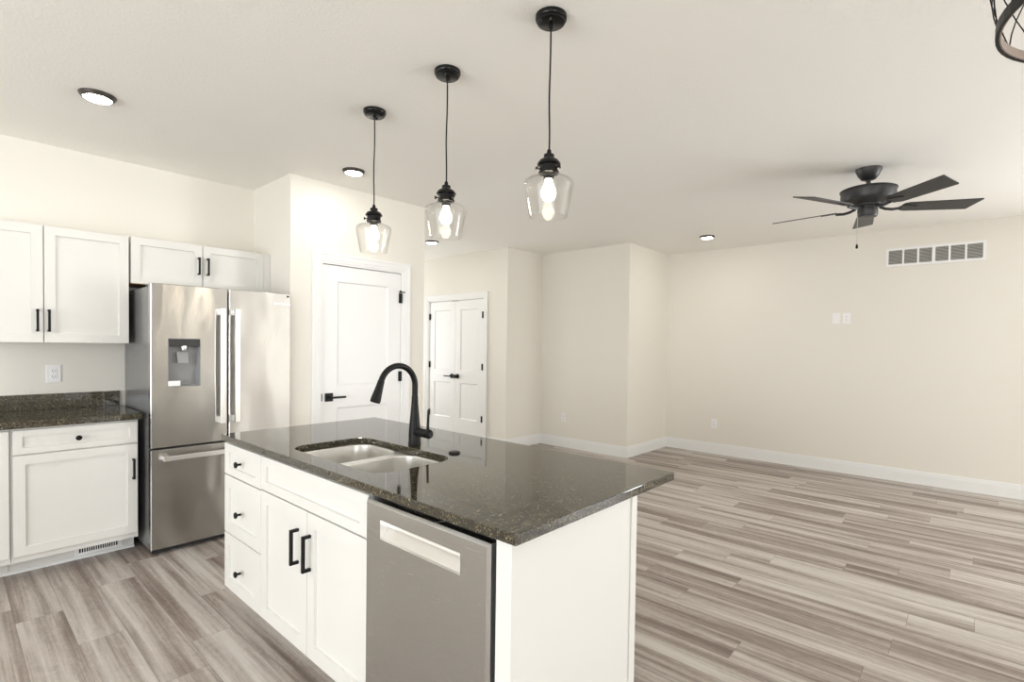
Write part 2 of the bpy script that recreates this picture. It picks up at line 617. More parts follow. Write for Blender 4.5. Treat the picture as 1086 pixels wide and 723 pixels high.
# pantry door
d1 = struct('door_1', panel_leaf(NB(), MY(YP + 0.006), (PD[0], PD[1], 0.012, PD[2] - 0.002),
            [(2.185, 2.675, 0.20, 0.848), (2.185, 2.675, 1.028, 1.885)]), TRIM)
tag(d1, 'white two-panel pantry door with black lever beside the fridge', 'door')
for hz in (0.30, 1.085, 1.792):
    hinge(MY(YP), PD[1] - 0.004, hz, d1)
bm = NB()                                 # hinge-pin door stop
tube(bm, [(2.80, YP - 0.016, 1.845), (2.765, YP - 0.05, 1.845)], 0.005, 8)
tube(bm, [(2.772, YP - 0.045, 1.845), (2.760, YP - 0.057, 1.845)], 0.011, 10)
tube(bm, [(2.80, YP - 0.016, 1.845), (2.83, YP - 0.03, 1.845)], 0.005, 8)
obj('door_stop', bm, BLACK, d1)
bm = B(2.113 - 0.034, 2.113 + 0.034, YP - 0.004, YP + 0.006, 0.937 - 0.034, 0.937 + 0.034)
obj('rose_plate', bm, BLACK, d1, bevel=0.002)
bm = NB()
tube(bm, [(2.113, YP, 0.937), (2.113, YP - 0.05, 0.937)], 0.010, 12)
box(bm, 2.103, 2.235, YP - 0.057, YP - 0.043, 0.929, 0.945)
obj('lever_handle', bm, BLACK, d1, bevel=0.002)
obj('latch_plate', B(PD[0] - 0.012, PD[0] - 0.004, YP - 0.0055, YP + 0.004, 0.91, 0.97), BLACK, d1)

# closet double doors
mid = (CDR[0] + CDR[1]) / 2
for nm, a, b, hu, lv, lab in (('door_2', mid + 0.002, CDR[1], CDR[1] - 0.004, 1, 'left leaf of the white double closet doors with black lever'),
                              ('door_3', CDR[0], mid - 0.002, CDR[0] + 0.004, -1, 'right leaf of the white double closet doors with round black knob')):
    st = 0.105
    d = struct(nm, panel_leaf(NB(), MX(XC + 0.006), (a, b, 0.012, CDR[2] - 0.002),
               [(a + st, b - st, 0.315, 0.832), (a + st, b - st, 1.005, 1.882)], d=0.010, s=0.014), TRIM)
    tag(d, lab, 'door')
    for hz in (0.356, 1.075, 1.79):
        hinge(MX(XC), hu, hz, d)
    yc = mid + lv * 0.058
    bm = NB()
    tube(bm, [(XC + 0.006, yc, 0.923), (XC - 0.008, yc, 0.923)], 0.034, 20)
    obj('rose_plate', bm, BLACK, d)
    bm = NB()
    tube(bm, [(XC, yc, 0.923), (XC - 0.05, yc, 0.923)], 0.011, 12)
    if lv > 0:
        box(bm, XC - 0.058, XC - 0.044, yc - 0.01, yc + 0.125, 0.914, 0.930)
        obj('lever_handle', bm, BLACK, d, bevel=0.002)
    else:
        tube(bm, [(XC - 0.035, yc, 0.923), (XC - 0.045, yc, 0.923), (XC - 0.06, yc, 0.923), (XC - 0.065, yc, 0.923)], [0.016, 0.027, 0.027, 0.018], 20)
        obj('knob', bm, BLACK, d)
    obj('ball_catch', B(XC + 0.001, XC + 0.005, mid + lv * 0.045 - 0.03, mid + lv * 0.045 + 0.03, CDR[2] - 0.012, CDR[2] - 0.004), LOUVER, d)

# ------------------------------------------------------------------ kitchen run on the left


def bar_handle(M, u, v0, v1, parent, horizontal=False, r=0.006):
    """square bar pull standing off the front on two posts; M gives the front face"""
    bm = NB()
    def bb(u0, u1, a, b, w0, w1):
        p = M(u0, a, w0); q = M(u1, b, w1)
        box(bm, *sorted((p[0], q[0])), *sorted((p[1], q[1])), *sorted((p[2], q[2])))
    bb(u - r, u + r, v0, v1, 0.024, 0.036)
    bb(u - r, u + r, v0, v0 + 0.012, 0, 0.024); bb(u - r, u + r, v1 - 0.012, v1, 0, 0.024)
    o = obj('handle', bm, BLACK, parent, bevel=0.0012)
    o['label'] = 'black bar pull'
    return o


def knob(M, u, v, parent):
    bm = NB()
    prof = ((0.0, 0.0065), (0.008, 0.0055), (0.016, 0.006), (0.020, 0.0135), (0.025, 0.0155), (0.029, 0.0135), (0.031, 0.004))
    tube(bm, [M(u, v, w) for w, r in prof], [r for w, r in prof], 18)
    o = obj('knob', bm, BLACK, parent, smooth=True)
    o['label'] = 'round black knob'
    return o


YF = 3.99                                # front face of base doors
YT = 4.17                                # toe kick face
# left base cabinet, mostly outside the frame
c = thing('base_cabinet', (-0.05, 4.3, 0), 'white base cabinet at the left edge of the photo', 'cabinet')
obj('body', B(-0.35, 0.258, YF + 0.021, YK - 0.003, 0.11, 0.872), CAB, c)
obj('door', shaker(NB(), MY(YF), (-0.34, 0.252, 0.146, 0.862)), CAB, c)
obj('toe_kick', B(-0.35, 0.258, YT, YT + 0.015, 0.0, 0.11), CAB, c)
# right base cabinet
c = thing('base_cabinet', (0.56, 4.3, 0), 'white base cabinet with one drawer and one door beside the fridge', 'cabinet')
obj('body', B(0.260, 0.852, YF + 0.021, YK - 0.003, 0.11, 0.872), CAB, c)
dr = obj('drawer', shaker(NB(), MY(YF), (0.268, 0.846, 0.726, 0.862), s=0.040, sv=0.036), CAB, c)
knob(MY(YF), 0.552, 0.793, dr)
dd = obj('door', shaker(NB(), MY(YF), (0.268, 0.846, 0.146, 0.718), s=0.052), CAB, c)
bar_handle(MY(YF), 0.822, 0.495, 0.625, dd)
obj('toe_kick', B(0.260, 0.862, YT, YT + 0.015, 0.0, 0.11), CAB, c)
bm = NB(); tube(bm, [(-0.35, YT - 0.001, 0.003), (0.862, YT - 0.001, 0.003)], 0.014, 12)
bmesh.ops.bisect_plane(bm, geom=bm.verts[:] + bm.edges[:] + bm.faces[:], plane_co=(0, 0, 0.0005), plane_no=(0, 0, -1), clear_outer=True)
tag(struct('trim_3', bm, TRIM), 'white quarter round moulding under the base cabinets', 'moulding')
# toe-kick register
g0, g1 = 0.555, 0.795
c = thing('vent_register', ((g0 + g1) / 2, YT, 0.02), 'white slotted heating register in the toe kick below the left base cabinet', 'vent')
bm = NB()
z0r, z1r = 0.022, 0.095
for a in ((g0, g1, z0r, z0r + 0.013), (g0, g1, z1r - 0.013, z1r), (g0, g0 + 0.022, z0r + 0.013, z1r - 0.013), (g1 - 0.022, g1, z0r + 0.013, z1r - 0.013)):
    box(bm, a[0], a[1], YT - 0.006, YT - 0.0005, a[2], a[3])
n = 17
for i in range(1, n):
    xx = g0 + 0.022 + (g1 - g0 - 0.044) * i / n
    box(bm, xx - 0.0022, xx + 0.0022, YT - 0.005, YT - 0.002, z0r + 0.013, z1r - 0.013)
obj('grille', bm, PLATE, c)
obj('backing', B(g0 + 0.01, g1 - 0.01, YT - 0.0018, YT - 0.0004, z0r + 0.005, z1r - 0.005), DARK, c)

solo('countertop', B(-0.40, 0.866, 3.962, YK - 0.002, 0.875, 0.914), GRAN,
     'dark speckled granite countertop on the left base cabinets', 'countertop', bevel=0.004)
solo('backsplash', B(-0.40, 0.862, YK - 0.022, YK - 0.001, 0.9145, 1.016), GRAN,
     'low dark granite backsplash strip against the kitchen wall', 'backsplash', bevel=0.002)

# wall cabinets
YU = 4.25
c = thing('wall_cabinet', (0.42, 4.42, 1.357), 'tall white two-door wall cabinet above the left countertop', 'cabinet')
obj('body', B(-0.014, 0.856, YU + 0.02, YK - 0.002, 1.359, 2.070), CAB, c)
a = obj('door', shaker(NB(), MY(YU), (-0.012, 0.425, 1.357, 2.072), s=0.055), CAB, c)
bar_handle(MY(YU), 0.397, 1.424, 1.560, a)
a = obj('door', shaker(NB(), MY(YU), (0.430, 0.854, 1.357, 2.072), s=0.052), CAB, c)
bar_handle(MY(YU), 0.450, 1.424, 1.560, a)
c = thing('wall_cabinet', (1.30, 4.42, 1.765), 'short white two-door wall cabinet over the fridge', 'cabinet')
obj('body', B(0.866, 1.770, YU + 0.02, YK - 0.002, 1.767, 2.078), CAB, c)
obj('bottom_panel', B(0.868, 1.768, YU + 0.001, YK - 0.01, 1.7625, 1.7668), WOOD, c)
a = obj('door', shaker(NB(), MY(YU), (0.868, 1.298, 1.765, 2.080), s=0.052), CAB, c)
bar_handle(MY(YU), 1.271, 1.862, 1.988, a)
a = obj('door', shaker(NB(), MY(YU), (1.303, 1.737, 1.765, 2.080), s=0.050), CAB, c)
bar_handle(MY(YU), 1.331, 1.862, 1.988, a)
obj('filler_strip', B(1.739, 1.788, YU + 0.004, YU + 0.02, 1.765, 2.080), CAB, c)

# ------------------------------------------------------------------ fridge
FX0, FX1, FY = 0.888, 1.779, 3.865
FM = 1.343
fr = thing('refrigerator', (1.33, 4.2, 0), 'stainless french door refrigerator with bottom freezer drawer', 'refrigerator')
CY = FY + 0.062
obj('case', B(FX0 + 0.004, FX1 - 0.004, CY, YK - 0.03, 0.03, 1.725), STEELS, fr, bevel=0.003)
obj('gasket', B(FX0 + 0.012, FX1 - 0.012, FY + 0.050, CY - 0.0005, 0.06, 1.72), DARK, fr)
HOLE = (0.985, 1.166, 1.083, 1.392)
ld = obj('door', holed(NB(), MY(FY), (FX0, FM - 0.0045, 0.692, 1.742), HOLE, 0.049, 0.046, 0.004), STEEL, fr)
rd = obj('door', holed(NB(), MY(FY), (FM + 0.0045, FX1, 0.692, 1.742), (1.5, 1.501, 1.2, 1.201), 0.049, 0.0005, 0.004), STEEL, fr)
fd = obj('freezer_drawer', holed(NB(), MY(FY), (FX0, FX1, 0.040, 0.680), (1.3, 1.301, 0.3, 0.301), 0.049, 0.0005, 0.004), STEEL, fr)
# dispenser
u0, u1, v0, v1 = HOLE
bm = NB()
M = MY(FY)
hh = inset(HOLE, 0.0012)
a = ring(bm, M, hh, 0.0008); b = ring(bm, M, inset(HOLE, 0.012), -0.044)
a2 = ring(bm, M, inset(HOLE, -0.003), 0.0008)
stitch(bm, a2, a); stitch(bm, a, b); bm.faces.new(b)
obj('dispenser_recess', bm, GREY, ld)
o = obj('control_panel', B(u0 + 0.0005, u1 - 0.0005, FY - 0.004, FY + 0.03, v1 - 0.050, v1 - 0.0005), CHAR, ld, bevel=0.002)
bm = NB()
lathe(bm, [(0.0, 0.0), (0.016, 0.0), (0.019, 0.012), (0.019, 0.03)], (1.075, FY + 0.012, v1 - 0.075), 20)
o = obj('spout', bm, HANDLE, ld, smooth=True)
bm = NB()
vs = [bm.verts.new(p) for p in ((1.035, FY + 0.020, v1 - 0.085), (1.105, FY + 0.020, v1 - 0.085), (1.100, FY + 0.006, v1 - 0.158), (1.040, FY + 0.006, v1 - 0.158),
                                (1.035, FY + 0.026, v1 - 0.085), (1.105, FY + 0.026, v1 - 0.085), (1.100, FY + 0.012, v1 - 0.158), (1.040, FY + 0.012, v1 - 0.158))]
for f in ((0, 1, 2, 3), (4, 5, 6, 7), (0, 1, 5, 4), (1, 2, 6, 5), (2, 3, 7, 6), (3, 0, 4, 7)):
    bm.faces.new([vs[i] for i in f])
obj('paddle', bm, PADDLE, ld)
obj('sticker', B(u0 - 0.003, u0 + 0.066, FY - 0.0022, FY - 0.0012, v0 + 0.003, v0 + 0.036), PLATE, ld)


def fridge_handle(x, parent):
    bm = NB()
    box(bm, x - 0.016, x + 0.016, FY - 0.062, FY - 0.044, 0.822, 1.604)
    box(bm, x - 0.014, x + 0.014, FY - 0.044, FY, 1.560, 1.603); box(bm, x - 0.014, x + 0.014, FY - 0.044, FY, 0.823, 0.866)
    return obj('handle', bm, HANDLE, parent, bevel=0.002)


fridge_handle(1.292, ld)
fridge_handle(1.384, rd)
bm = NB()
box(bm, 0.945, 1.722, FY - 0.062, FY - 0.044, 0.612, 0.642)
box(bm, 0.946, 0.985, FY - 0.044, FY, 0.614, 0.640); box(bm, 1.682, 1.721, FY - 0.044, FY, 0.614, 0.640)
obj('handle', bm, HANDLE, fd, bevel=0.002)
bm = B(1.655, 1.765, FY - 0.0025, FY - 0.0002, 1.660, 1.667)
for q in (1.655, 1.765):
    tube(bm, [(q, FY - 0.0002, 1.6635), (q, FY - 0.003, 1.6635)], 0.007, 12)
obj('badge', bm, HANDLE, rd)
bm = NB(); tube(bm, [(1.757, FY - 0.0002, 1.722), (1.757, FY - 0.003, 1.722)], 0.008, 14)
obj('hole_plug', bm, CHAR, rd)
for xx in (FX0 + 0.03, FX1 - 0.03):
    obj('hinge_cover', B(xx - 0.03, xx + 0.03, FY + 0.053, FY + 0.12, 1.7255, 1.738), CHAR, fr, bevel=0.004)
obj('base_grille', B(FX0 + 0.02, FX1 - 0.02, FY + 0.04, FY + 0.075, 0.008, 0.038), DARK, fr)
for xx in (FX0 + 0.05, FX1 - 0.05):
    for yy in (FY + 0.06, YK - 0.1):
        bm = NB(); lathe(bm, [(0.0, 0.0), (0.02, 0.0), (0.02, 0.008), (0.008, 0.012), (0.008, 0.032)], (xx, yy, 0.0), 16)
        obj('foot', bm, CHAR, fr)

# ------------------------------------------------------------------ island
XF = 0.965                               # front face of island doors
FTOP = 0.868
c = thing('drawer_cabinet', (1.28, 2.61, 0), 'white three-drawer cabinet at the far end of the island', 'cabinet')
obj('body', B(XF + 0.021, 1.584, 2.392, 2.806, 0.11, 0.883), CAB, c)
for z0, z1, sv, kz in ((0.137, 0.414, 0.055, 0.262), (0.419, 0.707, 0.055, 0.548), (0.713, FTOP, 0.040, 0.790)):
    dr = obj('drawer', shaker(NB(), MX(XF), (2.390, 2.826, z0, z1), s=0.055, sv=sv), CAB, c)
    knob(MX(XF), 2.615, kz, dr)
obj('toe_kick', B(XF + 0.125, XF + 0.14, 2.392, 2.806, 0.0, 0.11), CAB, c)
c = thing('sink_cabinet', (1.28, 1.95, 0), 'white two-door sink cabinet in the middle of the island', 'cabinet')
bm = NB()
box(bm, XF + 0.021, XF + 0.04, 1.516, 2.388, 0.11, 0.883); box(bm, 1.565, 1.584, 1.516, 2.388, 0.11, 0.883)
box(bm, XF + 0.04, 1.565, 1.516, 1.535, 0.11, 0.883); box(bm, XF + 0.04, 1.565, 2.369, 2.388, 0.11, 0.883)
box(bm, XF + 0.04, 1.565, 1.535, 2.369, 0.11, 0.13)
obj('body', bm, CAB, c)
obj('false_front', shaker(NB(), MX(XF), (1.514, 2.386, 0.718, FTOP), s=0.055, sv=0.040), CAB, c)
a = obj('door', shaker(NB(), MX(XF), (1.950, 2.386, 0.137, 0.712), s=0.057), CAB, c)
bar_handle(MX(XF), 2.020, 0.487, 0.630, a, r=0.0065)
a = obj('door', shaker(NB(), MX(XF), (1.514, 1.945, 0.137, 0.712), s=0.057), CAB, c)
bar_handle(MX(XF), 1.918, 0.487, 0.630, a, r=0.0065)
obj('toe_kick', B(XF + 0.125, XF + 0.14, 1.516, 2.388, 0.0, 0.11), CAB, c)

# dishwasher
dw = thing('dishwasher', (1.25, 1.22, 0), 'stainless dishwasher with a pocket handle at the near end of the island', 'dishwasher')
DX = 0.950
obj('tub', B(DX + 0.045, 1.560, 0.932, 1.505, 0.10, 0.868), DARK, dw)
HP = (1.035, 1.421, 0.747, 0.810)
df = obj('door', holed(NB(), MX(DX), (0.928, 1.508, 0.115, 0.862), HP, 0.043, 0.040, 0.009), DWSTEEL, dw)
bm = NB()
prof = [(0.001, HP[3] - 0.0005), (-0.030, HP[3] - 0.002), (-0.036, HP[3] - 0.008), (-0.036, HP[3] - 0.016), (-0.030, HP[2] + 0.034), (-0.006, HP[2] + 0.004), (0.001, HP[2] + 0.0005)]
L_ = [bm.verts.new(MX(DX)(HP[0] + 0.001, v, w)) for w, v in prof]
R_ = [bm.verts.new(MX(DX)(HP[1] - 0.001, v, w)) for w, v in prof]
for i in range(len(prof) - 1):
    bm.faces.new((L_[i], L_[i + 1], R_[i + 1], R_[i]))
bm.faces.new(L_); bm.faces.new(R_)
bmesh.ops.recalc_face_normals(bm, faces=bm.faces[:])
bmesh.ops.delete(bm, geom=[], context='FACES')
obj('pocket_handle', bm, HANDLE, df)
obj('kick_plate', B(DX + 0.095, DX + 0.11, 0.932, 1.505, 0.002, 0.10), DARK, dw)

# end panel, filler and back of the island
c = thing('island_panel', (1.3, 0.87, 0), 'white end panel closing the near side of the island', 'panel')
obj('end_panel', B(XF, 1.598, 0.862, 0.882, 0.0, 0.883), CAB, c)
obj('filler_post', B(XF + 0.0005, XF + 0.03, 0.8825, 0.916, 0.0, 0.883), CAB, c)
obj('corner_trim', B(1.568, 1.602, 0.856, 0.8615, 0.0, 0.883), CAB, c, bevel=0.0015)
obj('back_panel', B(1.586, 1.602, 0.8825, 2.806, 0.0, 0.883), CAB, c)

SINK = rrect(1.032, 1.412, 1.572, 2.262, 0.085)
bm = plate_with_holes(NB(), [[(0.945, 0.832), (1.837, 0.832), (1.837, 2.818), (0.945, 2.818)], SINK], 0.8845, 0.914)
solo('countertop', bm, GRAN, 'large dark speckled granite slab on top of the kitchen island', 'countertop', bevel=0.0025)

# undermount double sink
sk = thing('kitchen_sink', (1.22, 1.917, 0.66), 'stainless double bowl sink set into the island countertop', 'sink')
ZR = 0.8835
bowls = []
for y0, y1 in ((1.578, 1.905), (1.937, 2.256)):
    loops = [(rrect(1.036, 1.408, y0, y1, 0.082), ZR), (rrect(1.037, 1.407, y0 + 0.001, y1 - 0.001, 0.081), ZR - 0.006),
             (rrect(1.044, 1.400, y0 + 0.006, y1 - 0.006, 0.078), ZR - 0.10), (rrect(1.050, 1.394, y0 + 0.012, y1 - 0.012, 0.075), ZR - 0.165),
             (rrect(1.060, 1.384, y0 + 0.022, y1 - 0.022, 0.068), ZR - 0.183), (rrect(1.078, 1.366, y0 + 0.040, y1 - 0.040, 0.055), ZR - 0.191)]
    bm = NB()
    prev = None
    for lp, z in loops:
        cur = [bm.verts.new((x, y, z)) for x, y in lp]
        if prev: stitch(bm, prev, cur)
        prev = cur
    cx, cy = 1.222, (y0 + y1) / 2
    # floor falls to the drain
    dr_ = []
    for x, y in loops[-1][0]:
        a = math.atan2(y - cy, x - cx)
        dr_.append(bm.verts.new((cx + 0.045 * math.cos(a), cy + 0.045 * math.sin(a), ZR - 0.197)))
    stitch(bm, prev, dr_)
    bm.faces.new(dr_)
    o = obj('bowl', bm, SINKM, sk, smooth=True)
    so = o.modifiers.new('thickness', 'SOLIDIFY'); so.thickness = 0.0015; so.offset = 1
    bm = NB()
    lathe(bm, [(0.0, 0.001), (0.018, 0.001), (0.030, 0.004), (0.043, 0.005), (0.045, 0.001)], (cx, cy, ZR - 0.1965), 28)
    obj('drain', bm, HANDLE, o, smooth=True)
bm = plate_with_holes(NB(), [rrect(1.015, 1.430, 1.555, 2.279, 0.09), rrect(1.036, 1.408, 1.578, 1.905, 0.082), rrect(1.036, 1.408, 1.937, 2.256, 0.082)], ZR - 0.0015, ZR)
obj('rim', bm, SINKM, sk)

# faucet
FXB, FYB = 1.482, 1.943
fc = thing('faucet', (FXB, FYB, 0.914), 'matte black gooseneck pull-down faucet behind the sink', 'faucet')
bm = NB()
lathe(bm, [(0.0, 0.0), (0.029, 0.0), (0.029, 0.010), (0.0275, 0.012), (0.0275, 0.045), (0.0245, 0.09), (0.019, 0.15), (0.0155, 0.19), (0.0145, 0.225), (0.0, 0.225)], (FXB, FYB, 0.9142), 28)
obj('body', bm, BLACK, fc, smooth=True)
path = [(FXB, FYB, 1.12), (FXB, FYB, 1.16)]
cxa, cza, ra = FXB - 0.094, 1.186, 0.094
for i in range(0, 25):
    t = math.radians(161 * i / 24)
    path.append((cxa + ra * math.cos(t), FYB, cza + ra * math.sin(t)))
bm = NB(); tube(bm, path, 0.0135, 16)
obj('spout', bm, BLACK, fc, smooth=True)
e = Vector(path[-1]); dirv = Vector((-0.326, 0, -0.945))
bm = NB()
pp = [(0.0, 0.0142), (0.004, 0.0150), (0.03, 0.0165), (0.085, 0.0225), (0.096, 0.0225), (0.100, 0.019)]
tube(bm, [e + dirv * t for t, r in pp], [r for t, r in pp], 18)
obj('spray_head', bm, BLACK, fc, smooth=True)
bm = NB(); hz = 0.972
pp = [(0.0, 0.020), (0.070, 0.020), (0.073, 0.0175), (0.077, 0.0175), (0.080, 0.0205), (0.112, 0.0200), (0.120, 0.013)]
tube(bm, [(FXB, FYB - t, hz) for t, r in pp], [r for t, r in pp], 18)
hv = obj('valve_barrel', bm, BLACK, fc, smooth=True)
bm = NB(); tube(bm, [(FXB, FYB - 0.096, hz + 0.01), (FXB + 0.002, FYB - 0.098, hz + 0.108)], [0.0062, 0.0052], 12)
obj('lever', bm, BLACK, hv, smooth=True)

bm = NB(); lathe(bm, [(0.0, 0.0002), (0.025, 0.0002), (0.025, 0.004), (0.022, 0.0075), (0.012, 0.0085), (0.0, 0.009)], (1.474, 1.655, 0.9142), 28)
solo('hole_cover', bm, BLACK, 'small round black hole cover on the island counter beside the faucet', 'hole cover', smooth=True)

# ------------------------------------------------------------------ pendants over the island


def pendant(x, y, label):
    p = thing('pendant_lamp', (x, y, H), label, 'pendant lamp', 'pendant lamps over the island')
    c = (x, y, 0)
    bm = NB(); lathe(bm, [(0.0, H - 0.030), (0.050, H - 0.030), (0.054, H - 0.027), (0.054, H - 0.019), (0.059, H - 0.017), (0.061, H - 0.013), (0.061, H - 0.0005), (0.0, H - 0.0005)], c, 40)
    ca = obj('canopy', bm, GLOSSBLACK, p, smooth=True)
    for a in (0.6, 0.6 + PI):
        bm = lathe(NB(), [(0.0, H - 0.036), (0.004, H - 0.0355), (0.006, H - 0.030)], (x + 0.033 * math.cos(a), y + 0.033 * math.sin(a), 0), 10)
        obj('screw', bm, GLOSSBLACK, ca)
    bm = NB(); lathe(bm, [(0.0, H - 0.048), (0.006, H - 0.048), (0.008, H - 0.040), (0.008, H - 0.030)], c, 14)
    obj('strain_relief', bm, GLOSSBLACK, ca)
    pts = []
    for i in range(17):
        t = i / 16
        pts.append((x + 0.0035 * math.sin(t * 7.0) * math.sin(t * PI), y + 0.003 * math.sin(t * 5) * math.sin(t * PI), H - 0.04 + t * (2.128 - H + 0.04)))
    bm = NB(); tube(bm, pts, 0.0034, 8)
    obj('cord', bm, BLACK, p, smooth=True)
    bm = NB(); lathe(bm, [(0.0, 2.145), (0.007, 2.145), (0.009, 2.138), (0.009, 2.128), (0.020, 2.126), (0.021, 2.118), (0.020, 2.112), (0.036, 2.104), (0.045, 2.092), (0.046, 2.086), (0.042, 2.083), (0.0, 2.083)], c, 36)
    obj('socket_cap', bm, GLOSSBLACK, p, smooth=True)
    bm = NB(); lathe(bm, [(0.0, 2.083), (0.0365, 2.083), (0.0365, 2.060), (0.040, 2.058), (0.040, 2.052), (0.034, 2.050), (0.020, 2.050), (0.020, 2.030), (0.0, 2.030)], c, 36)
    co = obj('collar', bm, GLOSSBLACK, p, smooth=True)
    for k in range(3):
        bm = NB()
        a = 0.5 + k * 2 * PI / 3
        d = Vector((math.cos(a), math.sin(a), 0)); q = Vector((x, y, 2.067))
        tube(bm, [q + d * 0.034, q + d * 0.046, q + d * 0.047, q + d * 0.054], [0.003, 0.003, 0.0075, 0.0075], 10)
        obj('thumb_screw', bm, GLOSSBLACK, co)
    t = 0.0028
    outp = [(0.0385, 2.056), (0.0385, 2.048), (0.060, 2.040), (0.085, 2.029), (0.0945, 2.022), (0.0970, 2.014), (0.0955, 2.000), (0.086, 1.950), (0.0735, 1.884)]
    inp = [(0.0735 - t, 1.884), (0.086 - t, 1.950), (0.0955 - t, 2.000), (0.0970 - t, 2.012), (0.0930 - t, 2.019), (0.083, 2.026), (0.060, 2.0365), (0.0385, 2.0445), (0.0365, 2.047), (0.0365, 2.056)]
    bm = NB(); lathe(bm, outp + inp, c, 48)
    o = obj('glass_shade', bm, GLASS, p, smooth=True)
    bm = NB(); lathe(bm, [(0.0, 1.944), (0.012, 1.947), (0.022, 1.954), (0.0285, 1.968), (0.029, 1.979), (0.026, 1.992), (0.019, 2.008), (0.0145, 2.020), (0.0135, 2.0305)], c, 24)
    obj('bulb', bm, BULBM, p, smooth=True)
    return p


P1 = pendant(1.600, 1.263, 'nearest and largest black pendant lamp with clear glass shade over the island')
copy_tree(P1, (1.603, 1.878, H), 'middle black pendant lamp with clear glass shade over the sink')
copy_tree(P1, (1.614, 2.500, H), 'farthest black pendant lamp with clear glass shade in front of the pantry door')

# ------------------------------------------------------------------ recessed ceiling lights


def can_light(x, y, label):
    p = thing('recessed_light', (x, y, H), label, 'ceiling light', 'recessed ceiling lights')
    bm = NB(); lathe(bm, [(0.062, H - 0.022), (0.066, H - 0.022), (0.080, H - 0.006), (0.081, H - 0.0005), (0.062, H - 0.0005)], (x, y, 0), 40)
    obj('trim_ring', bm, BRONZE, p, smooth=True)
    bm = NB(); lathe(bm, [(0.0, H - 0.028), (0.03, H - 0.027), (0.052, H - 0.024), (0.0618, H - 0.018), (0.0618, H - 0.002)], (x, y, 0), 40)
    obj('lens', bm, LENS, p, smooth=True)
    return p


CL = can_light(0.563, 3.459, 'round lit ceiling light with bronze ring above the left wall cabinets')
copy_tree(CL, (2.069, 3.477, H), 'round lit ceiling light with bronze ring in front of the pantry wall')
copy_tree(CL, (4.121, 5.091, H), 'round lit ceiling light partly behind the middle pendant glass, near the closet doors')
copy_tree(CL, (5.908, 2.339, H), 'round lit ceiling light left of the ceiling fan, near the far corner')

# ------------------------------------------------------------------ ceiling fan
fx, fy = 4.41, 0.605
fan = thing('ceiling_fan', (fx, fy, H), 'black five-blade ceiling fan with pull chain', 'ceiling fan')
c0 = (fx, fy, 0)
bm = NB(); lathe(bm, [(0.0, H - 0.078), (0.034, H - 0.078), (0.044, H - 0.074), (0.062, H - 0.050), (0.077, H - 0.018), (0.080, H - 0.0005), (0.0, H - 0.0005)], c0, 40)
obj('canopy', bm, FANM, fan, smooth=True)
bm = NB(); lathe(bm, [(0.0145, H - 0.075), (0.0145, 2.555), (0.025, 2.553), (0.027, 2.530), (0.034, 2.526), (0.034, 2.515)], c0, 24)
obj('downrod', bm, FANM, fan, smooth=True)
bm = NB(); lathe(bm, [(0.0, 2.522), (0.10, 2.521), (0.160, 2.517), (0.172, 2.512), (0.172, 2.506), (0.166, 2.503), (0.166, 2.452), (0.158, 2.436), (0.105, 2.418), (0.085, 2.408), (0.085, 2.395), (0.0, 2.395)], c0, 56)
obj('motor_housing', bm, FANM, fan, smooth=True)
bm = NB(); lathe(bm, [(0.0, 2.395), (0.058, 2.395), (0.058, 2.375), (0.062, 2.372), (0.062, 2.332), (0.056, 2.322), (0.03, 2.318), (0.0, 2.317)], c0, 40)
obj('switch_housing', bm, FANM, fan, smooth=True)
zb = 2.385
pitch = math.radians(13)
for k in range(5):
    a = math.radians(-61.5 + 72 * k)
    er = Vector((math.cos(a), math.sin(a), 0))
    et = Vector((-math.sin(a), math.cos(a), 0))
    et = et * math.cos(pitch) + Vector((0, 0, -1)) * math.sin(pitch)
    en = er.cross(et)
    cen = Vector((fx, fy, zb))
    # blade outline: rounded root, wider and cut at a slant at the tip
    ol = [(0.205, -0.030), (0.215, -0.048), (0.240, -0.058), (0.656, -0.070), (0.661, -0.066), (0.624, 0.068), (0.617, 0.071), (0.240, 0.058), (0.215, 0.048), (0.205, 0.030)]
    bm = NB()
    lo = [bm.verts.new(cen + er * r + et * t - en * 0.003) for r, t in ol]
    hi = [bm.verts.new(cen + er * r + et * t + en * 0.003) for r, t in ol]
    bm.faces.new(lo); bm.faces.new(hi); stitch(bm, lo, hi)
    bl = obj('blade', bm, FANM, fan)
    bm = NB()
    tube(bm, [cen + er * 0.075 + Vector((0, 0, 0.005)), cen + er * 0.11 + Vector((0, 0, -0.010)), cen + er * 0.15 - en * 0.016, cen + er * 0.20 - en * 0.010], [0.010, 0.010, 0.010, 0.010], 10)
    pts = [(0.19, -0.012), (0.20, -0.030), (0.225, -0.034), (0.27, -0.020), (0.30, -0.008), (0.30, 0.008), (0.27, 0.020), (0.225, 0.034), (0.20, 0.030), (0.19, 0.012)]
    lo = [bm.verts.new(cen + er * r + et * t - en * 0.0085) for r, t in pts]
    hi = [bm.verts.new(cen + er * r + et * t - en * 0.0035) for r, t in pts]
    bm.faces.new(lo); bm.faces.new(hi); stitch(bm, lo, hi)
    obj('blade_iron', bm, FANM, bl)
ax, ay = fx - 0.042, fy + 0.052
bm = NB()
tube(bm, [(ax, ay, 2.345), (ax, ay, 2.13)], 0.0016, 6)
ch = obj('pull_chain', bm, LOUVER, fan)
bm = NB(); lathe(bm, [(0.0, 2.098), (0.007, 2.100), (0.008, 2.110), (0.006, 2.124), (0.002, 2.132)], (ax, ay, 0), 12)
obj('chain_fob', bm, BLACK, ch, smooth=True)

# ------------------------------------------------------------------ wall fittings


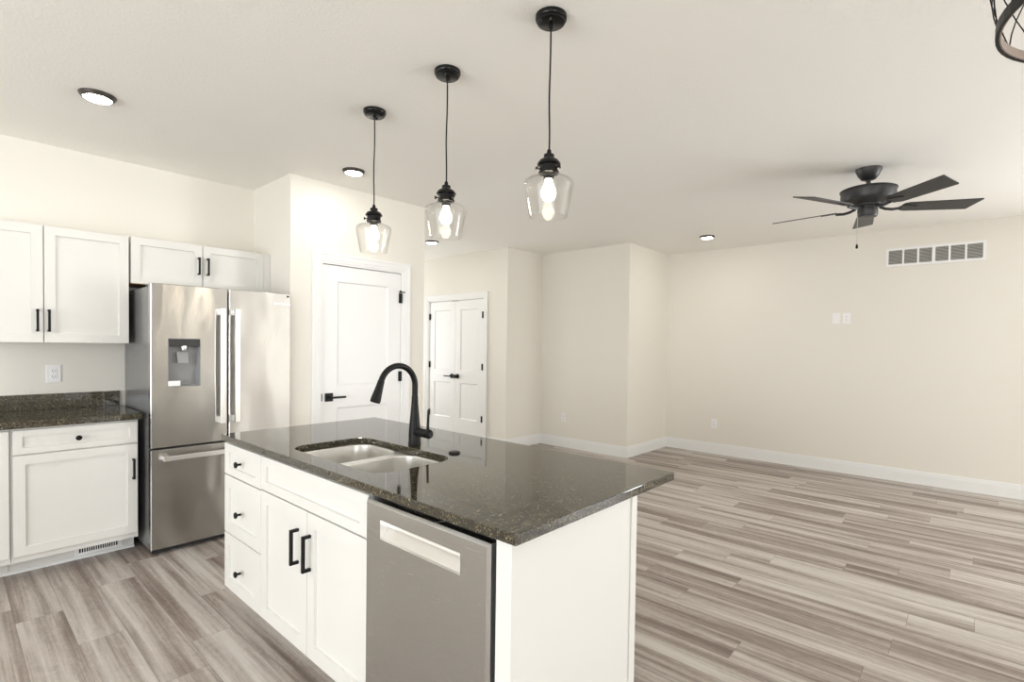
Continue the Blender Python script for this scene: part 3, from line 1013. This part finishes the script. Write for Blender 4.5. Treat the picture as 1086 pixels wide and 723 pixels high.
def duplex(M, u, v, label, w=0.076, h=0.118, group=None):
    p0 = M(u, v - h / 2, 0)
    p = thing('wall_outlet', p0, label, 'outlet', group)
    def bb(bm, a, b, c, d, w0, w1):
        s = M(a, c, w0); q = M(b, d, w1)
        return box(bm, *sorted((s[0], q[0])), *sorted((s[1], q[1])), *sorted((s[2], q[2])))
    obj('plate', bb(NB(), u - w / 2, u + w / 2, v - h / 2, v + h / 2, 0.0005, 0.006), PLATE, p, bevel=0.002)
    for s in (-1, 1):
        cv = v + s * 0.0195
        r = obj('receptacle', bb(NB(), u - 0.017, u + 0.017, cv - 0.0145, cv + 0.0145, 0.006, 0.0085), PLATE, p, bevel=0.003)
        bm = NB()
        bb(bm, u - 0.0078, u - 0.0052, cv - 0.003, cv + 0.007, 0.0083, 0.0089)
        bb(bm, u + 0.0052, u + 0.0078, cv - 0.003, cv + 0.006, 0.0083, 0.0089)
        bb(bm, u - 0.0022, u + 0.0022, cv - 0.0105, cv - 0.006, 0.0083, 0.0089)
        obj('slots', bm, CHAR, r)
    return p


duplex(MY(YK), 0.508, 1.148, 'white duplex outlet on the wall above the left granite counter')
duplex(MX(XB), 4.174, 0.405, 'white duplex outlet low on the recessed wall right of the closet')
duplex(MX(XE), 2.538, 0.393, 'white duplex outlet low on the long right-hand wall')


def small_plate(u, v, label, jack):
    p = thing('wall_plate', (XE, u, v - 0.059), label, 'wall plate')
    obj('plate', B(XE - 0.006, XE - 0.0005, u - 0.037, u + 0.037, v - 0.059, v + 0.059), PLATE, p, bevel=0.002)
    if jack:
        obj('insert', B(XE - 0.0085, XE - 0.006, u - 0.017, u + 0.017, v - 0.034, v + 0.034), PLATE, p, bevel=0.001)
        for s in (-1, 1):
            bm = tube(NB(), [(XE - 0.0085, u, v + s * 0.017), (XE - 0.0165, u, v + s * 0.017)], 0.0055, 12)
            obj('jack', bm, LOUVER, p)
    else:
        obj('receptacle', B(XE - 0.0085, XE - 0.006, u - 0.017, u + 0.017, v - 0.034, v + 0.034), PLATE, p, bevel=0.001)


small_plate(1.196, 1.733, 'left of two small white wall plates at eye height, without jacks', False)
small_plate(1.096, 1.731, 'right of two small white wall plates at eye height, with cable jacks', True)

# return-air grille
vy0, vy1, vz0, vz1 = -0.035, 0.752, 2.268, 2.458
vg = thing('air_return_grille', (XE, (vy0 + vy1) / 2, vz0), 'white six-section return air grille high on the right-hand wall', 'vent')
bm = NB()
fr_ = 0.022
n = 6
sw = (vy1 - vy0 - 2 * fr_) / n
bars = [(vy0, vy0 + fr_), (vy1 - fr_, vy1)]
for i in range(1, n):
    q = vy0 + fr_ + sw * i
    hw = 0.013 if i == 3 else 0.008
    bars.append((q - hw, q + hw))
for a, b in bars:
    box(bm, XE - 0.010, XE - 0.0005, a, b, vz0, vz1)
bars.sort()
for (a0, a1), (b0, b1) in zip(bars, bars[1:]):
    box(bm, XE - 0.010, XE - 0.0005, a1, b0, vz0, vz0 + fr_); box(bm, XE - 0.010, XE - 0.0005, a1, b0, vz1 - fr_, vz1)
obj('frame', bm, PLATE, vg)
obj('backing', B(XE - 0.0012, XE - 0.0004, vy0 + 0.01, vy1 - 0.01, vz0 + 0.01, vz1 - 0.01), DARK, vg)
for (a0, a1), (b0, b1) in zip(bars, bars[1:]):
    bm = NB()
    m_ = 11
    for i in range(m_):
        zc = vz0 + fr_ + (vz1 - vz0 - 2 * fr_) * (i + 0.5) / m_
        vs = [bm.verts.new(p) for p in ((XE - 0.009, a1, zc - 0.0055), (XE - 0.009, b0, zc - 0.0055), (XE - 0.0015, b0, zc + 0.0035), (XE - 0.0015, a1, zc + 0.0035),
                                        (XE - 0.009, a1, zc - 0.0045), (XE - 0.009, b0, zc - 0.0045), (XE - 0.0015, b0, zc + 0.0045), (XE - 0.0015, a1, zc + 0.0045))]
        for f in ((0, 1, 2, 3), (4, 5, 6, 7), (0, 1, 5, 4), (1, 2, 6, 5), (2, 3, 7, 6), (3, 0, 4, 7)):
            bm.faces.new([vs[i2] for i2 in f])
    obj('louver_section', bm, LOUVER, vg)

# ------------------------------------------------------------------ cage chandelier at the top right corner
cx_, cy_, cz_, R_B = 1.379, -0.259, 1.985, 0.2495
cg = thing('cage_chandelier', (cx_, cy_, H), 'black wire cage chandelier cut by the top right corner', 'chandelier')
TOPZ, R_T = 2.30, 0.278


def hoop(z, r, w, h):
    return lathe(NB(), [(r - w, z), (r, z), (r, z + h), (r - w, z + h), (r - w, z)], (cx_, cy_, 0), 64)


hb = obj('bottom_hoop', hoop(cz_, R_B, 0.006, 0.020), BLACK, cg)
obj('inner_band', hoop(cz_ + 0.001, R_B - 0.0062, 0.002, 0.018), TAN, hb)
obj('top_hoop', hoop(TOPZ, R_T, 0.006, 0.018), BLACK, cg)
bm = NB()
nw = 16
for k in range(nw):
    for s in (-1, 1):
        pts = []
        for i in range(9):
            t = i / 8
            a = 2 * PI * (k + s * t * 2.0) / nw
            r = R_B - 0.004 + (R_T - R_B + 0.002) * t + 0.010 * math.sin(t * PI)
            pts.append((cx_ + r * math.cos(a), cy_ + r * math.sin(a), cz_ + 0.018 + (TOPZ - cz_ - 0.016) * t))
        tube(bm, pts, 0.0013, 6)
obj('wire_mesh', bm, BLACK, cg)
bm = NB()
for k in range(4):
    a = k * PI / 2 + 0.4
    tube(bm, [(cx_ + R_T * 0.985 * math.cos(a), cy_ + R_T * 0.985 * math.sin(a), TOPZ + 0.010), (cx_, cy_, TOPZ + 0.05)], 0.004, 8)
tube(bm, [(cx_, cy_, TOPZ + 0.02), (cx_, cy_, H - 0.03)], 0.007, 12)
obj('stem', bm, BLACK, cg)
bm = NB(); lathe(bm, [(0.0, H - 0.035), (0.055, H - 0.03), (0.062, H - 0.015), (0.062, H - 0.0005), (0.0, H - 0.0005)], (cx_, cy_, 0), 32)
obj('canopy', bm, BLACK, cg, smooth=True)
